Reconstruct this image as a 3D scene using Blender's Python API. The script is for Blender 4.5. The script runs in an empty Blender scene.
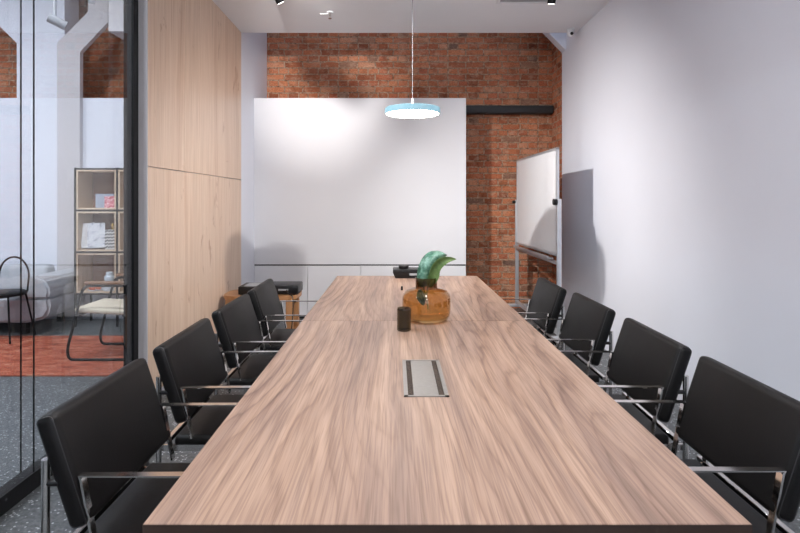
import bpy, bmesh, math, random
from mathutils import Vector, Matrix
random.seed(4)
S = bpy.context.scene
C = S.collection
R = math.radians

# ------------------------------------------------------------------ materials
def srgb(r, g, b):
    f = lambda v: (v/255/12.92) if v/255 <= 0.04045 else ((v/255+0.055)/1.055)**2.4
    return (f(r), f(g), f(b), 1)

class NT:
    def __init__(s, name):
        s.m = bpy.data.materials.new(name); s.m.use_nodes = True
        s.t = s.m.node_tree; s.t.nodes.clear()
        s.out = s.n('ShaderNodeOutputMaterial')
    def n(s, typ, **kw):
        nd = s.t.nodes.new(typ)
        for k, v in kw.items():
            if k in nd.inputs.keys(): 
                nd.inputs[k].default_value = v
            else: setattr(nd, k, v)
        return nd
    def l(s, a, b): s.t.links.new(a, b)
    def pos(s, kind='Object'):
        return s.n('ShaderNodeTexCoord').outputs[kind]
    def mapping(s, src, scale=(1,1,1), loc=(0,0,0), rot=(0,0,0)):
        m = s.n('ShaderNodeMapping'); s.l(src, m.inputs['Vector'])
        m.inputs['Scale'].default_value = scale; m.inputs['Location'].default_value = loc
        m.inputs['Rotation'].default_value = rot
        return m.outputs[0]
    def noise(s, vec, scale, detail=4, rough=.55, dist=0):
        n = s.n('ShaderNodeTexNoise'); s.l(vec, n.inputs['Vector'])
        n.inputs['Scale'].default_value = scale; n.inputs['Detail'].default_value = detail
        n.inputs['Roughness'].default_value = rough; n.inputs['Distortion'].default_value = dist
        return n
    def ramp(s, fac, stops):
        r = s.n('ShaderNodeValToRGB'); s.l(fac, r.inputs[0])
        e = r.color_ramp.elements
        e[0].position, e[0].color = stops[0]; e[1].position, e[1].color = stops[-1]
        for p, c in stops[1:-1]:
            x = e.new(p); x.color = c
        return r.outputs[0]
    def mix(s, fac, a, b, mode='MIX'):
        m = s.n('ShaderNodeMix'); m.data_type = 'RGBA'; m.blend_type = mode
        for sock, v in ((m.inputs[0], fac), (m.inputs[6], a), (m.inputs[7], b)):
            if isinstance(v, (float, int, tuple)): sock.default_value = v
            else: s.l(v, sock)
        return m.outputs[2]
    def bsdf(s, color, rough=.5, metal=0, spec=.5, bump=None, bstr=.2, bdist=.01):
        b = s.n('ShaderNodeBsdfPrincipled')
        if isinstance(color, tuple): b.inputs['Base Color'].default_value = color
        else: s.l(color, b.inputs['Base Color'])
        if isinstance(rough, (float, int)): b.inputs['Roughness'].default_value = rough
        else: s.l(rough, b.inputs['Roughness'])
        b.inputs['Metallic'].default_value = metal
        b.inputs['Specular IOR Level'].default_value = spec
        if bump is not None:
            bn = s.n('ShaderNodeBump'); bn.inputs['Strength'].default_value = bstr
            bn.inputs['Distance'].default_value = bdist
            s.l(bump, bn.inputs['Height']); s.l(bn.outputs[0], b.inputs['Normal'])
        s.l(b.outputs[0], s.out.inputs[0])
        return b

def plain(name, col, rough=.5, metal=0, spec=.5, var=.06, nscale=12, bstr=0.05):
    t = NT(name)
    n = t.noise(t.pos(), nscale, 3)
    d = tuple(max(0, c*(1-var)) for c in col[:3])+(1,)
    h = tuple(min(1, c*(1+var)) for c in col[:3])+(1,)
    c = t.ramp(n.outputs['Fac'], [(.3, d), (.7, h)])
    t.bsdf(c, rough, metal, spec, n.outputs['Fac'], bstr, .002)
    return t.m

def wall_paint(name, col):
    t = NT(name)
    p = t.pos()
    n = t.noise(p, 1.3, 3); f = t.noise(p, 90, 2)
    c = t.ramp(n.outputs['Fac'], [(.3, tuple(v*.97 for v in col[:3])+(1,)), (.7, col)])
    t.bsdf(c, .55, 0, .3, f.outputs['Fac'], .06, .002)
    return t.m

def brick(name, side=False):
    t = NT(name)
    p = t.pos('Object')
    rot = (R(-90), 0, 0) if not side else (R(-90), 0, R(90))
    sx = t.n('ShaderNodeSeparateXYZ'); t.l(p, sx.inputs[0])
    cb = t.n('ShaderNodeCombineXYZ')
    t.l(sx.outputs[1 if side else 0], cb.inputs[0]); t.l(sx.outputs[2], cb.inputs[1])
    v = cb.outputs[0]
    # ragged edges
    nd = t.noise(v, 7, 5, .65)
    ad = t.n('ShaderNodeVectorMath', operation='MULTIPLY_ADD')
    t.l(nd.outputs['Color'], ad.inputs[0]); ad.inputs[1].default_value = (.05, .04, 0); t.l(v, ad.inputs[2])
    v2 = ad.outputs[0]
    b = t.n('ShaderNodeTexBrick'); t.l(v2, b.inputs['Vector'])
    b.inputs['Scale'].default_value = 1; b.inputs['Mortar Size'].default_value = .012
    b.inputs['Mortar Smooth'].default_value = .6
    b.inputs['Brick Width'].default_value = .255; b.inputs['Row Height'].default_value = .087
    b.inputs['Color1'].default_value = (0, 0, 0, 1); b.inputs['Color2'].default_value = (1, 1, 1, 1)
    b.inputs['Mortar'].default_value = (.5, .5, .5, 1); b.offset = .5
    b.squash = .55; b.squash_frequency = 2
    tone = t.ramp(b.outputs['Color'], [(0, srgb(156, 94, 68)), (.25, srgb(198, 122, 86)), (.5, srgb(214, 142, 104)),
                                       (.75, srgb(190, 112, 82)), (.93, srgb(218, 158, 124)), (1, srgb(120, 98, 88))])
    st = t.noise(v, 5, 5, .65)
    stc = t.ramp(st.outputs['Fac'], [(.3, srgb(110, 74, 58)), (.5, srgb(255, 244, 236)), (1, srgb(255, 255, 255))])
    tone = t.mix(.6, tone, stc, 'MULTIPLY')
    fn = t.noise(v, 60, 3, .7)
    sp = t.ramp(fn.outputs['Fac'], [(.35, srgb(170, 160, 155)), (.6, srgb(255, 255, 255))])
    tone = t.mix(.6, tone, sp, 'MULTIPLY')
    mn = t.noise(v, 24, 4, .6)
    mort = t.ramp(mn.outputs['Fac'], [(.32, srgb(116, 84, 64)), (.62, srgb(196, 168, 144))])
    # lime smears
    sm = t.noise(t.mapping(v, (1, 1.6, 1)), 7.5, 5, .7)
    smf = t.ramp(sm.outputs['Fac'], [(.5, (0, 0, 0, 1)), (.7, (.75, .75, .75, 1))])
    tone = t.mix(smf, tone, srgb(204, 168, 142))
    col = t.mix(b.outputs['Fac'], tone, mort)
    inv = t.n('ShaderNodeMath', operation='SUBTRACT'); inv.inputs[0].default_value = 1; t.l(b.outputs['Fac'], inv.inputs[1])
    h = t.n('ShaderNodeMath', operation='MULTIPLY_ADD'); t.l(fn.outputs['Fac'], h.inputs[0]); h.inputs[1].default_value = .5; t.l(inv.outputs[0], h.inputs[2])
    t.bsdf(col, .9, 0, .2, h.outputs[0], .9, .012)
    return t.m

def table_wood():
    t = NT('greyed_walnut_laminate')
    p = t.pos()
    # slow lateral warping of the long grain
    w = t.noise(t.mapping(p, (2.0, .55, 1)), 1.0, 2, .5)
    ad = t.n('ShaderNodeVectorMath', operation='MULTIPLY_ADD')
    t.l(w.outputs['Color'], ad.inputs[0]); ad.inputs[1].default_value = (.22, 0, 0); t.l(p, ad.inputs[2])
    q = ad.outputs[0]
    broad = t.noise(t.mapping(q, (6, .4, 1)), 1.0, 4, .55)
    # growth-ring contours: straight runs broken by long cathedrals
    fl = t.noise(t.mapping(p, (1.7, .34, 1)), 1.0, 2, .4)
    sx = t.n('ShaderNodeSeparateXYZ'); t.l(p, sx.inputs[0])
    m1 = t.n('ShaderNodeMath', operation='MULTIPLY'); t.l(sx.outputs[0], m1.inputs[0]); m1.inputs[1].default_value = 16
    m2 = t.n('ShaderNodeMath', operation='MULTIPLY_ADD'); t.l(fl.outputs['Fac'], m2.inputs[0]); m2.inputs[1].default_value = 16; t.l(m1.outputs[0], m2.inputs[2])
    jit = t.noise(t.mapping(p, (12, 1.4, 1)), 1.0, 3, .6)
    m3 = t.n('ShaderNodeMath', operation='MULTIPLY_ADD'); t.l(jit.outputs['Fac'], m3.inputs[0]); m3.inputs[1].default_value = 1.3; t.l(m2.outputs[0], m3.inputs[2])
    fr = t.n('ShaderNodeMath', operation='FRACT'); t.l(m3.outputs[0], fr.inputs[0])
    rings = t.ramp(fr.outputs[0], [(0, srgb(168, 154, 150)), (.14, srgb(226, 220, 217)), (.6, srgb(255, 255, 255)), (.9, srgb(238, 233, 230)), (1, srgb(172, 158, 154))])
    rm = t.noise(t.mapping(q, (5, .7, 1)), 1.0, 3, .6)
    rmf = t.ramp(rm.outputs['Fac'], [(.36, (.12, .12, .12, 1)), (.62, (.75, .75, .75, 1))])
    fine = t.noise(t.mapping(q, (70, 1.2, 1)), 1.0, 4, .6)
    hair = t.noise(t.mapping(p, (170, 3.5, 1)), 1.0, 2, .6)
    c = t.ramp(broad.outputs['Fac'], [(.32, srgb(120, 100, 91)), (.44, srgb(150, 125, 111)), (.56, srgb(172, 145, 127)), (.64, srgb(146, 122, 109)), (.72, srgb(164, 137, 121))])
    c = t.mix(rmf, c, t.mix(1.0, c, rings, 'MULTIPLY'))
    fc = t.ramp(fine.outputs['Fac'], [(.32, srgb(196, 186, 182)), (.55, srgb(255, 255, 255))])
    c = t.mix(.5, c, fc, 'MULTIPLY')
    hc = t.ramp(hair.outputs['Fac'], [(.38, srgb(180, 170, 165)), (.55, srgb(255, 255, 255))])
    c = t.mix(.45, c, hc, 'MULTIPLY')
    t.bsdf(c, .42, 0, .4, fine.outputs['Fac'], .05, .001)
    return t.m

def panel_wood(name, seed=0.0, base=((200, 172, 150), (216, 192, 172), (206, 182, 162))):
    t = NT(name)
    p = t.pos()
    p = t.mapping(p, (1, 1, 1), (seed, seed*1.7, seed*.6))
    q = t.mapping(p, (1, 6.5, .28))
    n = t.noise(q, 1.6, 5, .55, .6)
    c = t.ramp(n.outputs['Fac'], [(.3, srgb(*base[0])), (.5, srgb(*base[1])), (.72, srgb(*base[2]))])
    f = t.noise(t.mapping(p, (1, 60, 1.3)), 1.5, 3, .6)
    fc = t.ramp(f.outputs['Fac'], [(.3, srgb(228, 216, 206)), (.6, srgb(255, 255, 255))])
    c = t.mix(.8, c, fc, 'MULTIPLY')
    k = t.noise(t.mapping(p, (1, 3.2, 1.5)), 1.4, 3, .6, 1.2)
    kc = t.ramp(k.outputs['Fac'], [(.28, srgb(190, 160, 140)), (.36, srgb(255, 255, 255)), (1, srgb(255, 255, 255))])
    c = t.mix(.6, c, kc, 'MULTIPLY')
    t.bsdf(c, .38, 0, .4, f.outputs['Fac'], .04, .001)
    return t.m

def floor_mat():
    t = NT('speckled_grey_terrazzo')
    p = t.pos()
    v = t.n('ShaderNodeTexVoronoi'); t.l(p, v.inputs['Vector']); v.inputs['Scale'].default_value = 75
    n = t.noise(p, 45, 4, .7); big = t.noise(p, 1.6, 3)
    c = t.ramp(n.outputs['Fac'], [(.35, srgb(58, 61, 62)), (.55, srgb(90, 93, 95)), (.75, srgb(126, 129, 130))])
    ch = t.n('ShaderNodeSeparateColor'); t.l(v.outputs['Color'], ch.inputs[0])
    gt = t.n('ShaderNodeMath', operation='GREATER_THAN'); t.l(ch.outputs[0], gt.inputs[0]); gt.inputs[1].default_value = .84
    lt = t.n('ShaderNodeMath', operation='LESS_THAN'); t.l(v.outputs['Distance'], lt.inputs[0]); lt.inputs[1].default_value = .42
    mm = t.n('ShaderNodeMath', operation='MULTIPLY'); t.l(gt.outputs[0], mm.inputs[0]); t.l(lt.outputs[0], mm.inputs[1])
    c = t.mix(mm.outputs[0], c, srgb(190, 192, 194))
    bc = t.ramp(big.outputs['Fac'], [(.3, srgb(225, 228, 232)), (.7, srgb(255, 255, 255))])
    c = t.mix(.8, c, bc, 'MULTIPLY')
    t.bsdf(c, .4, 0, .5)
    return t.m

def rug_mat():
    t = NT('red_distressed_wool')
    p = t.pos()
    n = t.noise(t.mapping(p, (1.6, 5, 1), rot=(0, 0, R(-38))), 2.6, 6, .8)
    c = t.ramp(n.outputs['Fac'], [(.36, srgb(112, 62, 48)), (.45, srgb(160, 82, 62)), (.54, srgb(184, 106, 84)), (.63, srgb(196, 150, 126))])
    f = t.noise(p, 120, 3, .7)
    fc = t.ramp(f.outputs['Fac'], [(.35, srgb(190, 180, 176)), (.65, srgb(255, 255, 255))])
    c = t.mix(.8, c, fc, 'MULTIPLY')
    t.bsdf(c, .95, 0, .1, f.outputs['Fac'], .5, .004)
    return t.m

def thin_glass(name, tint, refl=1.5, rough=0.0, boost=1.0):
    t = NT(name)
    tr = t.n('ShaderNodeBsdfTransparent'); tr.inputs[0].default_value = tint
    gl = t.n('ShaderNodeBsdfGlossy'); gl.inputs['Roughness'].default_value = rough
    fr = t.n('ShaderNodeFresnel'); ge = t.n('ShaderNodeNewGeometry')
    ior = t.n('ShaderNodeMapRange'); t.l(ge.outputs['Backfacing'], ior.inputs[0])
    ior.inputs[3].default_value = refl; ior.inputs[4].default_value = 1/refl
    t.l(ior.outputs[0], fr.inputs['IOR'])
    fac = fr.outputs[0]
    if boost != 1:
        m = t.n('ShaderNodeMath', operation='MULTIPLY'); t.l(fac, m.inputs[0]); m.inputs[1].default_value = boost; m.use_clamp = True
        fac = m.outputs[0]
    mx = t.n('ShaderNodeMixShader'); t.l(fac, mx.inputs[0]); t.l(tr.outputs[0], mx.inputs[1]); t.l(gl.outputs[0], mx.inputs[2])
    t.l(mx.outputs[0], t.out.inputs[0])
    return t.m

def emit(name, col, strength):
    t = NT(name)
    e = t.n('ShaderNodeEmission'); e.inputs[0].default_value = col; e.inputs[1].default_value = strength
    t.l(e.outputs[0], t.out.inputs[0])
    return t.m

def leather():
    t = NT('black_leather')
    p = t.pos()
    n = t.noise(p, 3.5, 4, .6, .4); g = t.n('ShaderNodeTexVoronoi'); t.l(p, g.inputs['Vector']); g.inputs['Scale'].default_value = 260
    c = t.ramp(n.outputs['Fac'], [(.3, srgb(9, 8, 8)), (.7, srgb(14, 12, 12))])
    r = t.n('ShaderNodeMapRange'); t.l(n.outputs['Fac'], r.inputs[0]); r.inputs[3].default_value = .38; r.inputs[4].default_value = .54
    h = t.n('ShaderNodeMath', operation='MULTIPLY_ADD'); t.l(g.outputs['Distance'], h.inputs[0]); h.inputs[1].default_value = .12; t.l(n.outputs['Fac'], h.inputs[2])
    t.bsdf(c, r.outputs[0], 0, .2, h.outputs[0], .25, .006)
    return t.m

def brush_strip():
    t = NT('brush_bristle')
    p = t.pos()
    n = t.noise(t.mapping(p, (1, 12, 1)), 60, 3, .7)
    c = t.ramp(n.outputs['Fac'], [(.4, srgb(14, 12, 11)), (.7, srgb(96, 82, 72))])
    t.bsdf(c, .8, 0, .2, n.outputs['Fac'], .8, .003)
    return t.m

def chevron():
    t = NT('chevron_print')
    p = t.pos()
    s = t.n('ShaderNodeSeparateXYZ'); t.l(p, s.inputs[0])
    a = t.n('ShaderNodeMath', operation='PINGPONG'); t.l(s.outputs[0], a.inputs[0]); a.inputs[1].default_value = .018
    b = t.n('ShaderNodeMath', operation='ADD'); t.l(s.outputs[2], b.inputs[0]); t.l(a.outputs[0], b.inputs[1])
    m = t.n('ShaderNodeMath', operation='PINGPONG'); t.l(b.outputs[0], m.inputs[0]); m.inputs[1].default_value = .019
    g = t.n('ShaderNodeMath', operation='GREATER_THAN'); t.l(m.outputs[0], g.inputs[0]); g.inputs[1].default_value = .0095
    c = t.mix(g.outputs[0], srgb(30, 32, 36), srgb(225, 225, 222))
    t.bsdf(c, .4)
    return t.m

def blotchy(name, stops, scale=20, rough=.5):
    t = NT(name)
    n = t.noise(t.pos(), scale, 3, .7)
    t.bsdf(t.ramp(n.outputs['Fac'], stops), rough)
    return t.m

M = dict(
    white=wall_paint('white_paint', srgb(220, 222, 231)),
    ceil=wall_paint('ceiling_paint', srgb(234, 234, 237)),
    lacquer=wall_paint('white_lacquer', srgb(224, 224, 228)),
    grey_paint=wall_paint('pale_grey_paint', srgb(196, 192, 194)),
    brick=brick('old_red_brick'), brick_side=brick('old_red_brick_return', True),
    wood=table_wood(), edge=plain('dark_walnut_edge', srgb(50, 38, 32), .5, 0, .3),
    panel=[panel_wood('birch_panel_%s' % w, s) for w, s in (('pale', 0.3), ('warm', 5.1), ('light', 9.7), ('honey', 14.2))],
    oak=panel_wood('honey_oak', 3.3, ((140, 98, 66), (172, 126, 86), (156, 112, 76))),
    birch_ply=panel_wood('birch_plywood', 7.7, ((198, 176, 150), (214, 194, 168), (206, 184, 158))),
    oak_dark=panel_wood('brown_oak', 1.3, ((110, 76, 52), (136, 96, 66), (122, 86, 58))),
    floor=floor_mat(), rug=rug_mat(),
    glass=thin_glass('clear_glass', (.90, .915, .925, 1), 1.5, 0, 1.0),
    amber=thin_glass('amber_glass', (.885, .745, .53, 1), 1.5, 0.02, 1.2),
    amber_neck=thin_glass('deep_amber_glass', (.60, .47, .33, 1), 1.5, 0.03, 1.2),
    olive=thin_glass('olive_glass', (.47, .43, .30, 1), 1.5, 0.08, 1.3),
    leather=leather(), piping=plain('black_piping', srgb(22, 20, 20), .35),
    chrome=plain('polished_chrome', srgb(214, 210, 206), .12, 1, .5, .02),
    steel=plain('brushed_steel', srgb(150, 147, 145), .42, .8, .5, .05, 60),
    alu=plain('silver_aluminium', srgb(206, 208, 212), .35, .7),
    black=plain('matt_black_metal', srgb(16, 16, 18), .5, 0, .2),
    plastic=plain('black_plastic', srgb(18, 17, 18), .4, 0, .35),
    rubber=plain('black_rubber', srgb(18, 18, 18), .7),
    soot=plain('dark_iron', srgb(44, 44, 46), .7),
    grey=plain('grey_plastic', srgb(150, 152, 156), .4),
    cord_grey=plain('grey_cord', srgb(92, 92, 96), .6),
    blue=plain('pale_blue_enamel', srgb(80, 110, 122), .35),
    diffuser=emit('lit_diffuser', (1, .96, .9, 1), 9),
    lens=emit('lit_lens', (1, .95, .88, 1), 5),
    board=plain('whiteboard_enamel', srgb(228, 230, 234), .18, 0, .5, .01),
    leaf=blotchy('blue_green_leaf', [(.38, srgb(36, 78, 60)), (.5, srgb(74, 118, 98)), (.64, srgb(130, 168, 150))], 14, .35),
    leaf_light=blotchy('light_green_leaf', [(.3, srgb(80, 110, 62)), (.7, srgb(122, 148, 90))], 22, .4),
    stem=plain('green_stem', srgb(112, 132, 48), .45),
    brush=brush_strip(), chevron=chevron(),
    cream=plain('cream_upholstery', srgb(206, 194, 172), .85),
    sofa=plain('white_upholstery', srgb(176, 179, 184), .85),
    paper=plain('white_paper', srgb(222, 222, 224), .6),
    cover=blotchy('grey_magazine_print', [(.38, srgb(120, 124, 134)), (.46, srgb(206, 208, 214)), (.8, srgb(226, 228, 232))], 14),
    card=plain('grey_blue_card', srgb(150, 160, 176), .6),
    floral=blotchy('pink_floral_print', [(.38, srgb(150, 30, 50)), (.5, srgb(214, 90, 110)), (.6, srgb(236, 220, 222))], 60),
    porcelain=plain('pale_blue_porcelain', srgb(196, 208, 216), .25),
    tangerine=plain('orange_peel', srgb(196, 82, 30), .5),
    water=thin_glass('water', (.93, .9, .8, 1), 1.33),
    brass=plain('brass', srgb(196, 160, 84), .3, 1),
)

# ------------------------------------------------------------------ mesh helpers
def nb(): return bmesh.new()

def box(bm, c, s, rot=None, bev=0, seg=2):
    r = bmesh.ops.create_cube(bm, size=1)
    vs = r['verts']
    m = Matrix.Translation(c) @ (rot.to_4x4() if rot is not None else Matrix.Identity(4)) @ Matrix.Diagonal((s[0], s[1], s[2], 1))
    bmesh.ops.transform(bm, matrix=m, verts=vs)
    if bev:
        es = {e for v in vs for e in v.link_edges}
        bmesh.ops.bevel(bm, geom=list(es), offset=bev, segments=seg, profile=.5, affect='EDGES')
    return bm

def b2(bm, x0, x1, y0, y1, z0, z1, bev=0, seg=2):
    return box(bm, ((x0+x1)/2, (y0+y1)/2, (z0+z1)/2), (x1-x0, y1-y0, z1-z0), None, bev, seg)

def fillet(pts, rad, n=5):
    pts = [Vector(p) for p in pts]
    out = [pts[0]]
    for i in range(1, len(pts)-1):
        a, b, c = pts[i-1], pts[i], pts[i+1]
        r = min(rad, (a-b).length*.49, (c-b).length*.49)
        p0 = b+(a-b).normalized()*r; p1 = b+(c-b).normalized()*r
        for k in range(n+1):
            t = k/n
            out.append(p0*(1-t)**2 + b*2*t*(1-t) + p1*t*t)
    out.append(pts[-1])
    return out

def tube(bm, pts, r, n=10, rad=0, ry=None, up=None, closed=False):
    """sweep; r across, ry = other half-size; n=4 gives a flat bar"""
    pts = fillet(pts, rad) if rad else [Vector(p) for p in pts]
    ry = ry or r
    rings = []
    prev = None
    N = len(pts)
    for i, p in enumerate(pts):
        if closed: d = (pts[(i+1) % N]-pts[i-1]).normalized()
        elif i == 0: d = (pts[1]-p).normalized()
        elif i == N-1: d = (p-pts[i-1]).normalized()
        else: d = ((pts[i+1]-p).normalized()+(p-pts[i-1]).normalized()).normalized()
        if prev is None:
            u = Vector(up) if up else (Vector((0, 0, 1)) if abs(d.z) < .9 else Vector((0, 1, 0)))
            u = (u-d*u.dot(d)).normalized()
        else:
            u = (prev-d*prev.dot(d)).normalized()
        prev = u
        v = d.cross(u)
        ring = []
        for k in range(n):
            a = 2*math.pi*(k+(.5 if n == 4 else 0))/n
            sc = math.sqrt(2) if n == 4 else 1
            ring.append(bm.verts.new(p+u*math.cos(a)*r*sc+v*math.sin(a)*ry*sc))
        rings.append(ring)
    for i in range(N-1 if not closed else N):
        a, b = rings[i], rings[(i+1) % N]
        for k in range(n):
            bm.faces.new((a[k], a[(k+1) % n], b[(k+1) % n], b[k]))
    if not closed:
        bm.faces.new(rings[0][::-1]); bm.faces.new(rings[-1])
    return bm

def lathe(bm, prof, n=40, c=(0, 0, 0)):
    rings = []
    for r, z in prof:
        if r < 1e-5: rings.append([bm.verts.new((c[0], c[1], c[2]+z))])
        else: rings.append([bm.verts.new((c[0]+r*math.cos(2*math.pi*k/n), c[1]+r*math.sin(2*math.pi*k/n), c[2]+z)) for k in range(n)])
    for a, b in zip(rings, rings[1:]):
        for k in range(n):
            k2 = (k+1) % n
            if len(a) == 1 and len(b) == 1: continue
            if len(a) == 1: bm.faces.new((a[0], b[k2], b[k]))
            elif len(b) == 1: bm.faces.new((a[k], a[k2], b[0]))
            else: bm.faces.new((a[k], a[k2], b[k2], b[k]))
    return bm

def prism(bm, poly, y0, y1):
    """polygon in x,z extruded along y"""
    a = [bm.verts.new((x, y0, z)) for x, z in poly]
    b = [bm.verts.new((x, y1, z)) for x, z in poly]
    bm.faces.new(a); bm.faces.new(b[::-1])
    n = len(poly)
    for k in range(n): bm.faces.new((a[k], b[k], b[(k+1) % n], a[(k+1) % n]))
    return bm

def obj(name, bm, mat, parent=None, loc=(0, 0, 0), smooth=True, ang=40, **props):
    bmesh.ops.recalc_face_normals(bm, faces=bm.faces)
    me = bpy.data.meshes.new(name); bm.to_mesh(me); bm.free()
    if smooth:
        me.shade_smooth(); me.set_sharp_from_angle(angle=R(ang))
    me.materials.append(mat)
    o = bpy.data.objects.new(name, me); C.objects.link(o)
    o.location = loc
    if parent: o.parent = parent
    for k, v in props.items(): o[k] = v
    return o

def thing(name, label, cat, loc=(0, 0, 0), rz=0, group=None):
    o = bpy.data.objects.new(name, None); C.objects.link(o)
    o.empty_display_size = .1
    o.location = loc; o.rotation_euler = (0, 0, rz)
    return tag(o, label, cat, group)

def tag(o, label, cat, group=None):
    o['label'] = label; o['category'] = cat
    if group: o['group'] = group
    return o

def struct(name, bm, mat, parent=None, **k):
    o = obj(name, bm, mat, parent, **k)
    if parent is None: o['kind'] = 'structure'
    return o

def copy_tree(o, parent=None):
    c = o.copy(); C.objects.link(c)
    if parent: c.parent = parent
    for ch in [x for x in o.children]: copy_tree(ch, c)
    return c

# ------------------------------------------------------------------ dimensions
XL, XR = -1.80, 2.126          # birch wall face, right wall face
XG = -1.866                    # glass line
ZC = 3.477                     # ceiling
YL = 6.11                      # ceiling lip
YP = 6.64                      # front of the white panel and cabinets
YB = 7.31                      # brick
YR = -2.6                      # rear wall
XN = -7.6                      # far side of the neighbouring room
ZN = 4.62

# ------------------------------------------------------------------ setting
struct('floor', b2(nb(), XN-.2, 2.4, YR-.2, YB+.2, -.1, 0), M['floor'])
struct('ceiling', b2(nb(), XL-.15, XR+.2, YR, YL, ZC, ZC+.25), M['ceil'])
struct('ceiling_niche', b2(nb(), XL-.15, 2.4, YL-.3, YB+.2, ZN, ZN+.1), M['ceil'])
struct('wall_right', b2(nb(), XR, XR+.2, YR, YP-.02, 0, ZN), M['white'])
struct('wall_back_brick', b2(nb(), XN-.2, 2.4, YB, YB+.2, 0, ZN), M['brick'])
struct('wall_right_brick', b2(nb(), 2.207, 2.4, YP-.02, YB, 0, ZN), M['brick_side'])
bm = nb(); prism(bm, [(XR, 3.385), (1.80, 3.72), (1.30, 4.24), (1.30, ZN), (XR, ZN)], 6.48, 6.62)
struct('wall_haunch', bm, M['white'])
bm = nb(); b2(bm, XL-.15, XL, 6.085, YB, 0, ZN)
struct('wall_left_niche', bm, M['white'])
bm = nb(); b2(bm, XL-.15, XL, YR, 6.085, ZC+.25, ZN)
struct('wall_left_upper', bm, M['white'])
wl = struct('wall_left', b2(nb(), XL-.066, XL-.02, 3.79, 6.085, 0, ZC), M['white'])
b2_ = [(3.79, 4.436, 1.752, ZC, 0), (4.442, 6.085, 1.752, ZC, 1), (3.79, 4.438, 0.06, 1.746, 2), (4.440, 6.085, 0.06, 1.746, 3)]
for y0, y1, z0, z1, i in b2_:
    obj('birch_panel', b2(nb(), XL-.02, XL, y0, y1, z0, z1, .0015, 1), M['panel'][i], wl)
obj('end_face', b2(nb(), XL-.067, XL-.001, 3.782, 3.79, 0, ZC), M['grey_paint'], wl)

# unseen rear wall; its window is added as a source of fill
bm = nb()
b2(bm, XN-.2, -.75, YR-.2, YR, 0, ZN); b2(bm, 1.35, XR+.2, YR-.2, YR, 0, ZN)
b2(bm, -.75, 1.35, YR-.2, YR, 0, .9); b2(bm, -.75, 1.35, YR-.2, YR, 2.7, ZN)
struct('wall_rear', bm, M['white'])
wf = nb()
for a in ((-.75, -.69), (.27, .33), (1.29, 1.35)): b2(wf, a[0], a[1], YR-.14, YR-.06, .9, 2.7)
for z in (.9, 2.64): b2(wf, -.75, 1.35, YR-.14, YR-.06, z, z+.06)
w1 = struct('added_window_1', wf, M['white'])
obj('pane', b2(nb(), -.70, 1.30, YR-.105, YR-.10, .95, 2.65), M['glass'], w1)

# upper white panel over the cabinets
struct('wall_back_panel', b2(nb(), XL, .907, YP, YP+.3, .692, 2.818, .002, 1), M['lacquer'])
struct('trim_1', b2(nb(), XL, .9, YP+.02, YP+.3, .676, .692), M['black'])

# cabinets under the panel
cabx = [-1.797, -1.118, -.437, .238, .907]
clab = ['white handleless cabinet door at the left end, beside the oak side table',
        'white handleless cabinet behind the rear left corner of the table',
        'white handleless cabinet behind the black conference unit',
        'white handleless cabinet at the right end, beside the brick wall']
for i in range(4):
    x0, x1 = cabx[i], cabx[i+1]
    t = thing('storage_cabinet', clab[i], 'cabinet', ((x0+x1)/2, YP, 0), 0, 'low white cabinets under the white panel')
    w = (x1-x0)/2
    obj('body', b2(nb(), -w+.001, w-.001, .022, .3, .02, .675), M['lacquer'], t)
    obj('door', b2(nb(), -w+.003, w-.003, 0, .02, .03, .672, .002, 1), M['lacquer'], t)

# iron beam on the brick
bm = nb(); b2(bm, .5, 2.195, 7.17, YB, 2.715, 2.825, .02, 3)
tag(obj('iron_beam', bm, M['soot']), 'dark iron beam running along the brick wall behind the whiteboard', 'beam')

# glazed partition: black sill, end post, head, two glass skins
pt = nb(); b2(pt, XG-.012, XG+.0, YR, 3.785, 0, .09); b2(pt, XG-.08, XG-.012, YR, 3.785, 0, .085)
gp = struct('wall_left_glass', pt, M['black'])
obj('post', b2(nb(), XG-.075, XG, 3.715, 3.788, .09, ZC-.06, .002, 1), M['black'], gp)
obj('head_rail', b2(nb(), XG-.08, XG, YR, 3.788, ZC-.06, ZC), M['black'], gp)
for gx in (XG-.008, XG-.075):
    obj('glass_pane', b2(nb(), gx-.003, gx, YR, 2.697, .085, ZC-.05), M['glass'], gp, smooth=False)
    obj('glass_pane', b2(nb(), gx-.003, gx, 2.703, 3.72, .085, ZC-.05), M['glass'], gp, smooth=False)
    obj('glass_joint', b2(nb(), gx-.004, gx+.001, 2.697, 2.703, .085, ZC-.05), M['black'], gp, smooth=False)

# neighbouring room
struct('ceiling_next_room', b2(nb(), XN-.2, XL-.14, YR, YB+.2, ZN, ZN+.1), M['ceil'])
struct('wall_far_left', b2(nb(), XN-.2, XN, YR, YB, 0, ZN), M['white'])
struct('wall_next_room_panel', b2(nb(), XN, XL-.15, YP, YP+.3, 0, 2.818), M['white'])
struct('wall_next_room_bulkhead', b2(nb(), -3.367, XL-.15, YL, YL+.5, ZC+.02, ZN), M['grey_paint'])
k_ = 6.57/520; pl = [(57, 321), (79, 321), (80, 52), (108, 22), (108, -60), (88, -60), (88, 12), (57, 43)]
bm = nb(); prism(bm, [((px-395)*k_, max(0, min(ZN, 1.49-(py-202)*k_))) for px, py in [(57, 330), (79, 330)]+pl[2:]], 6.57, YP-.002)
struct('wall_next_room_pilaster', bm, M['grey_paint'])
bm = nb(); prism(bm, [(-4.83, 2.818), (-4.22, 2.818), (-4.22, ZN), (-5.95, ZN), (-4.83, 3.52)], YP, YP+.3)
struct('wall_next_room_pier', bm, M['white'])

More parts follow.
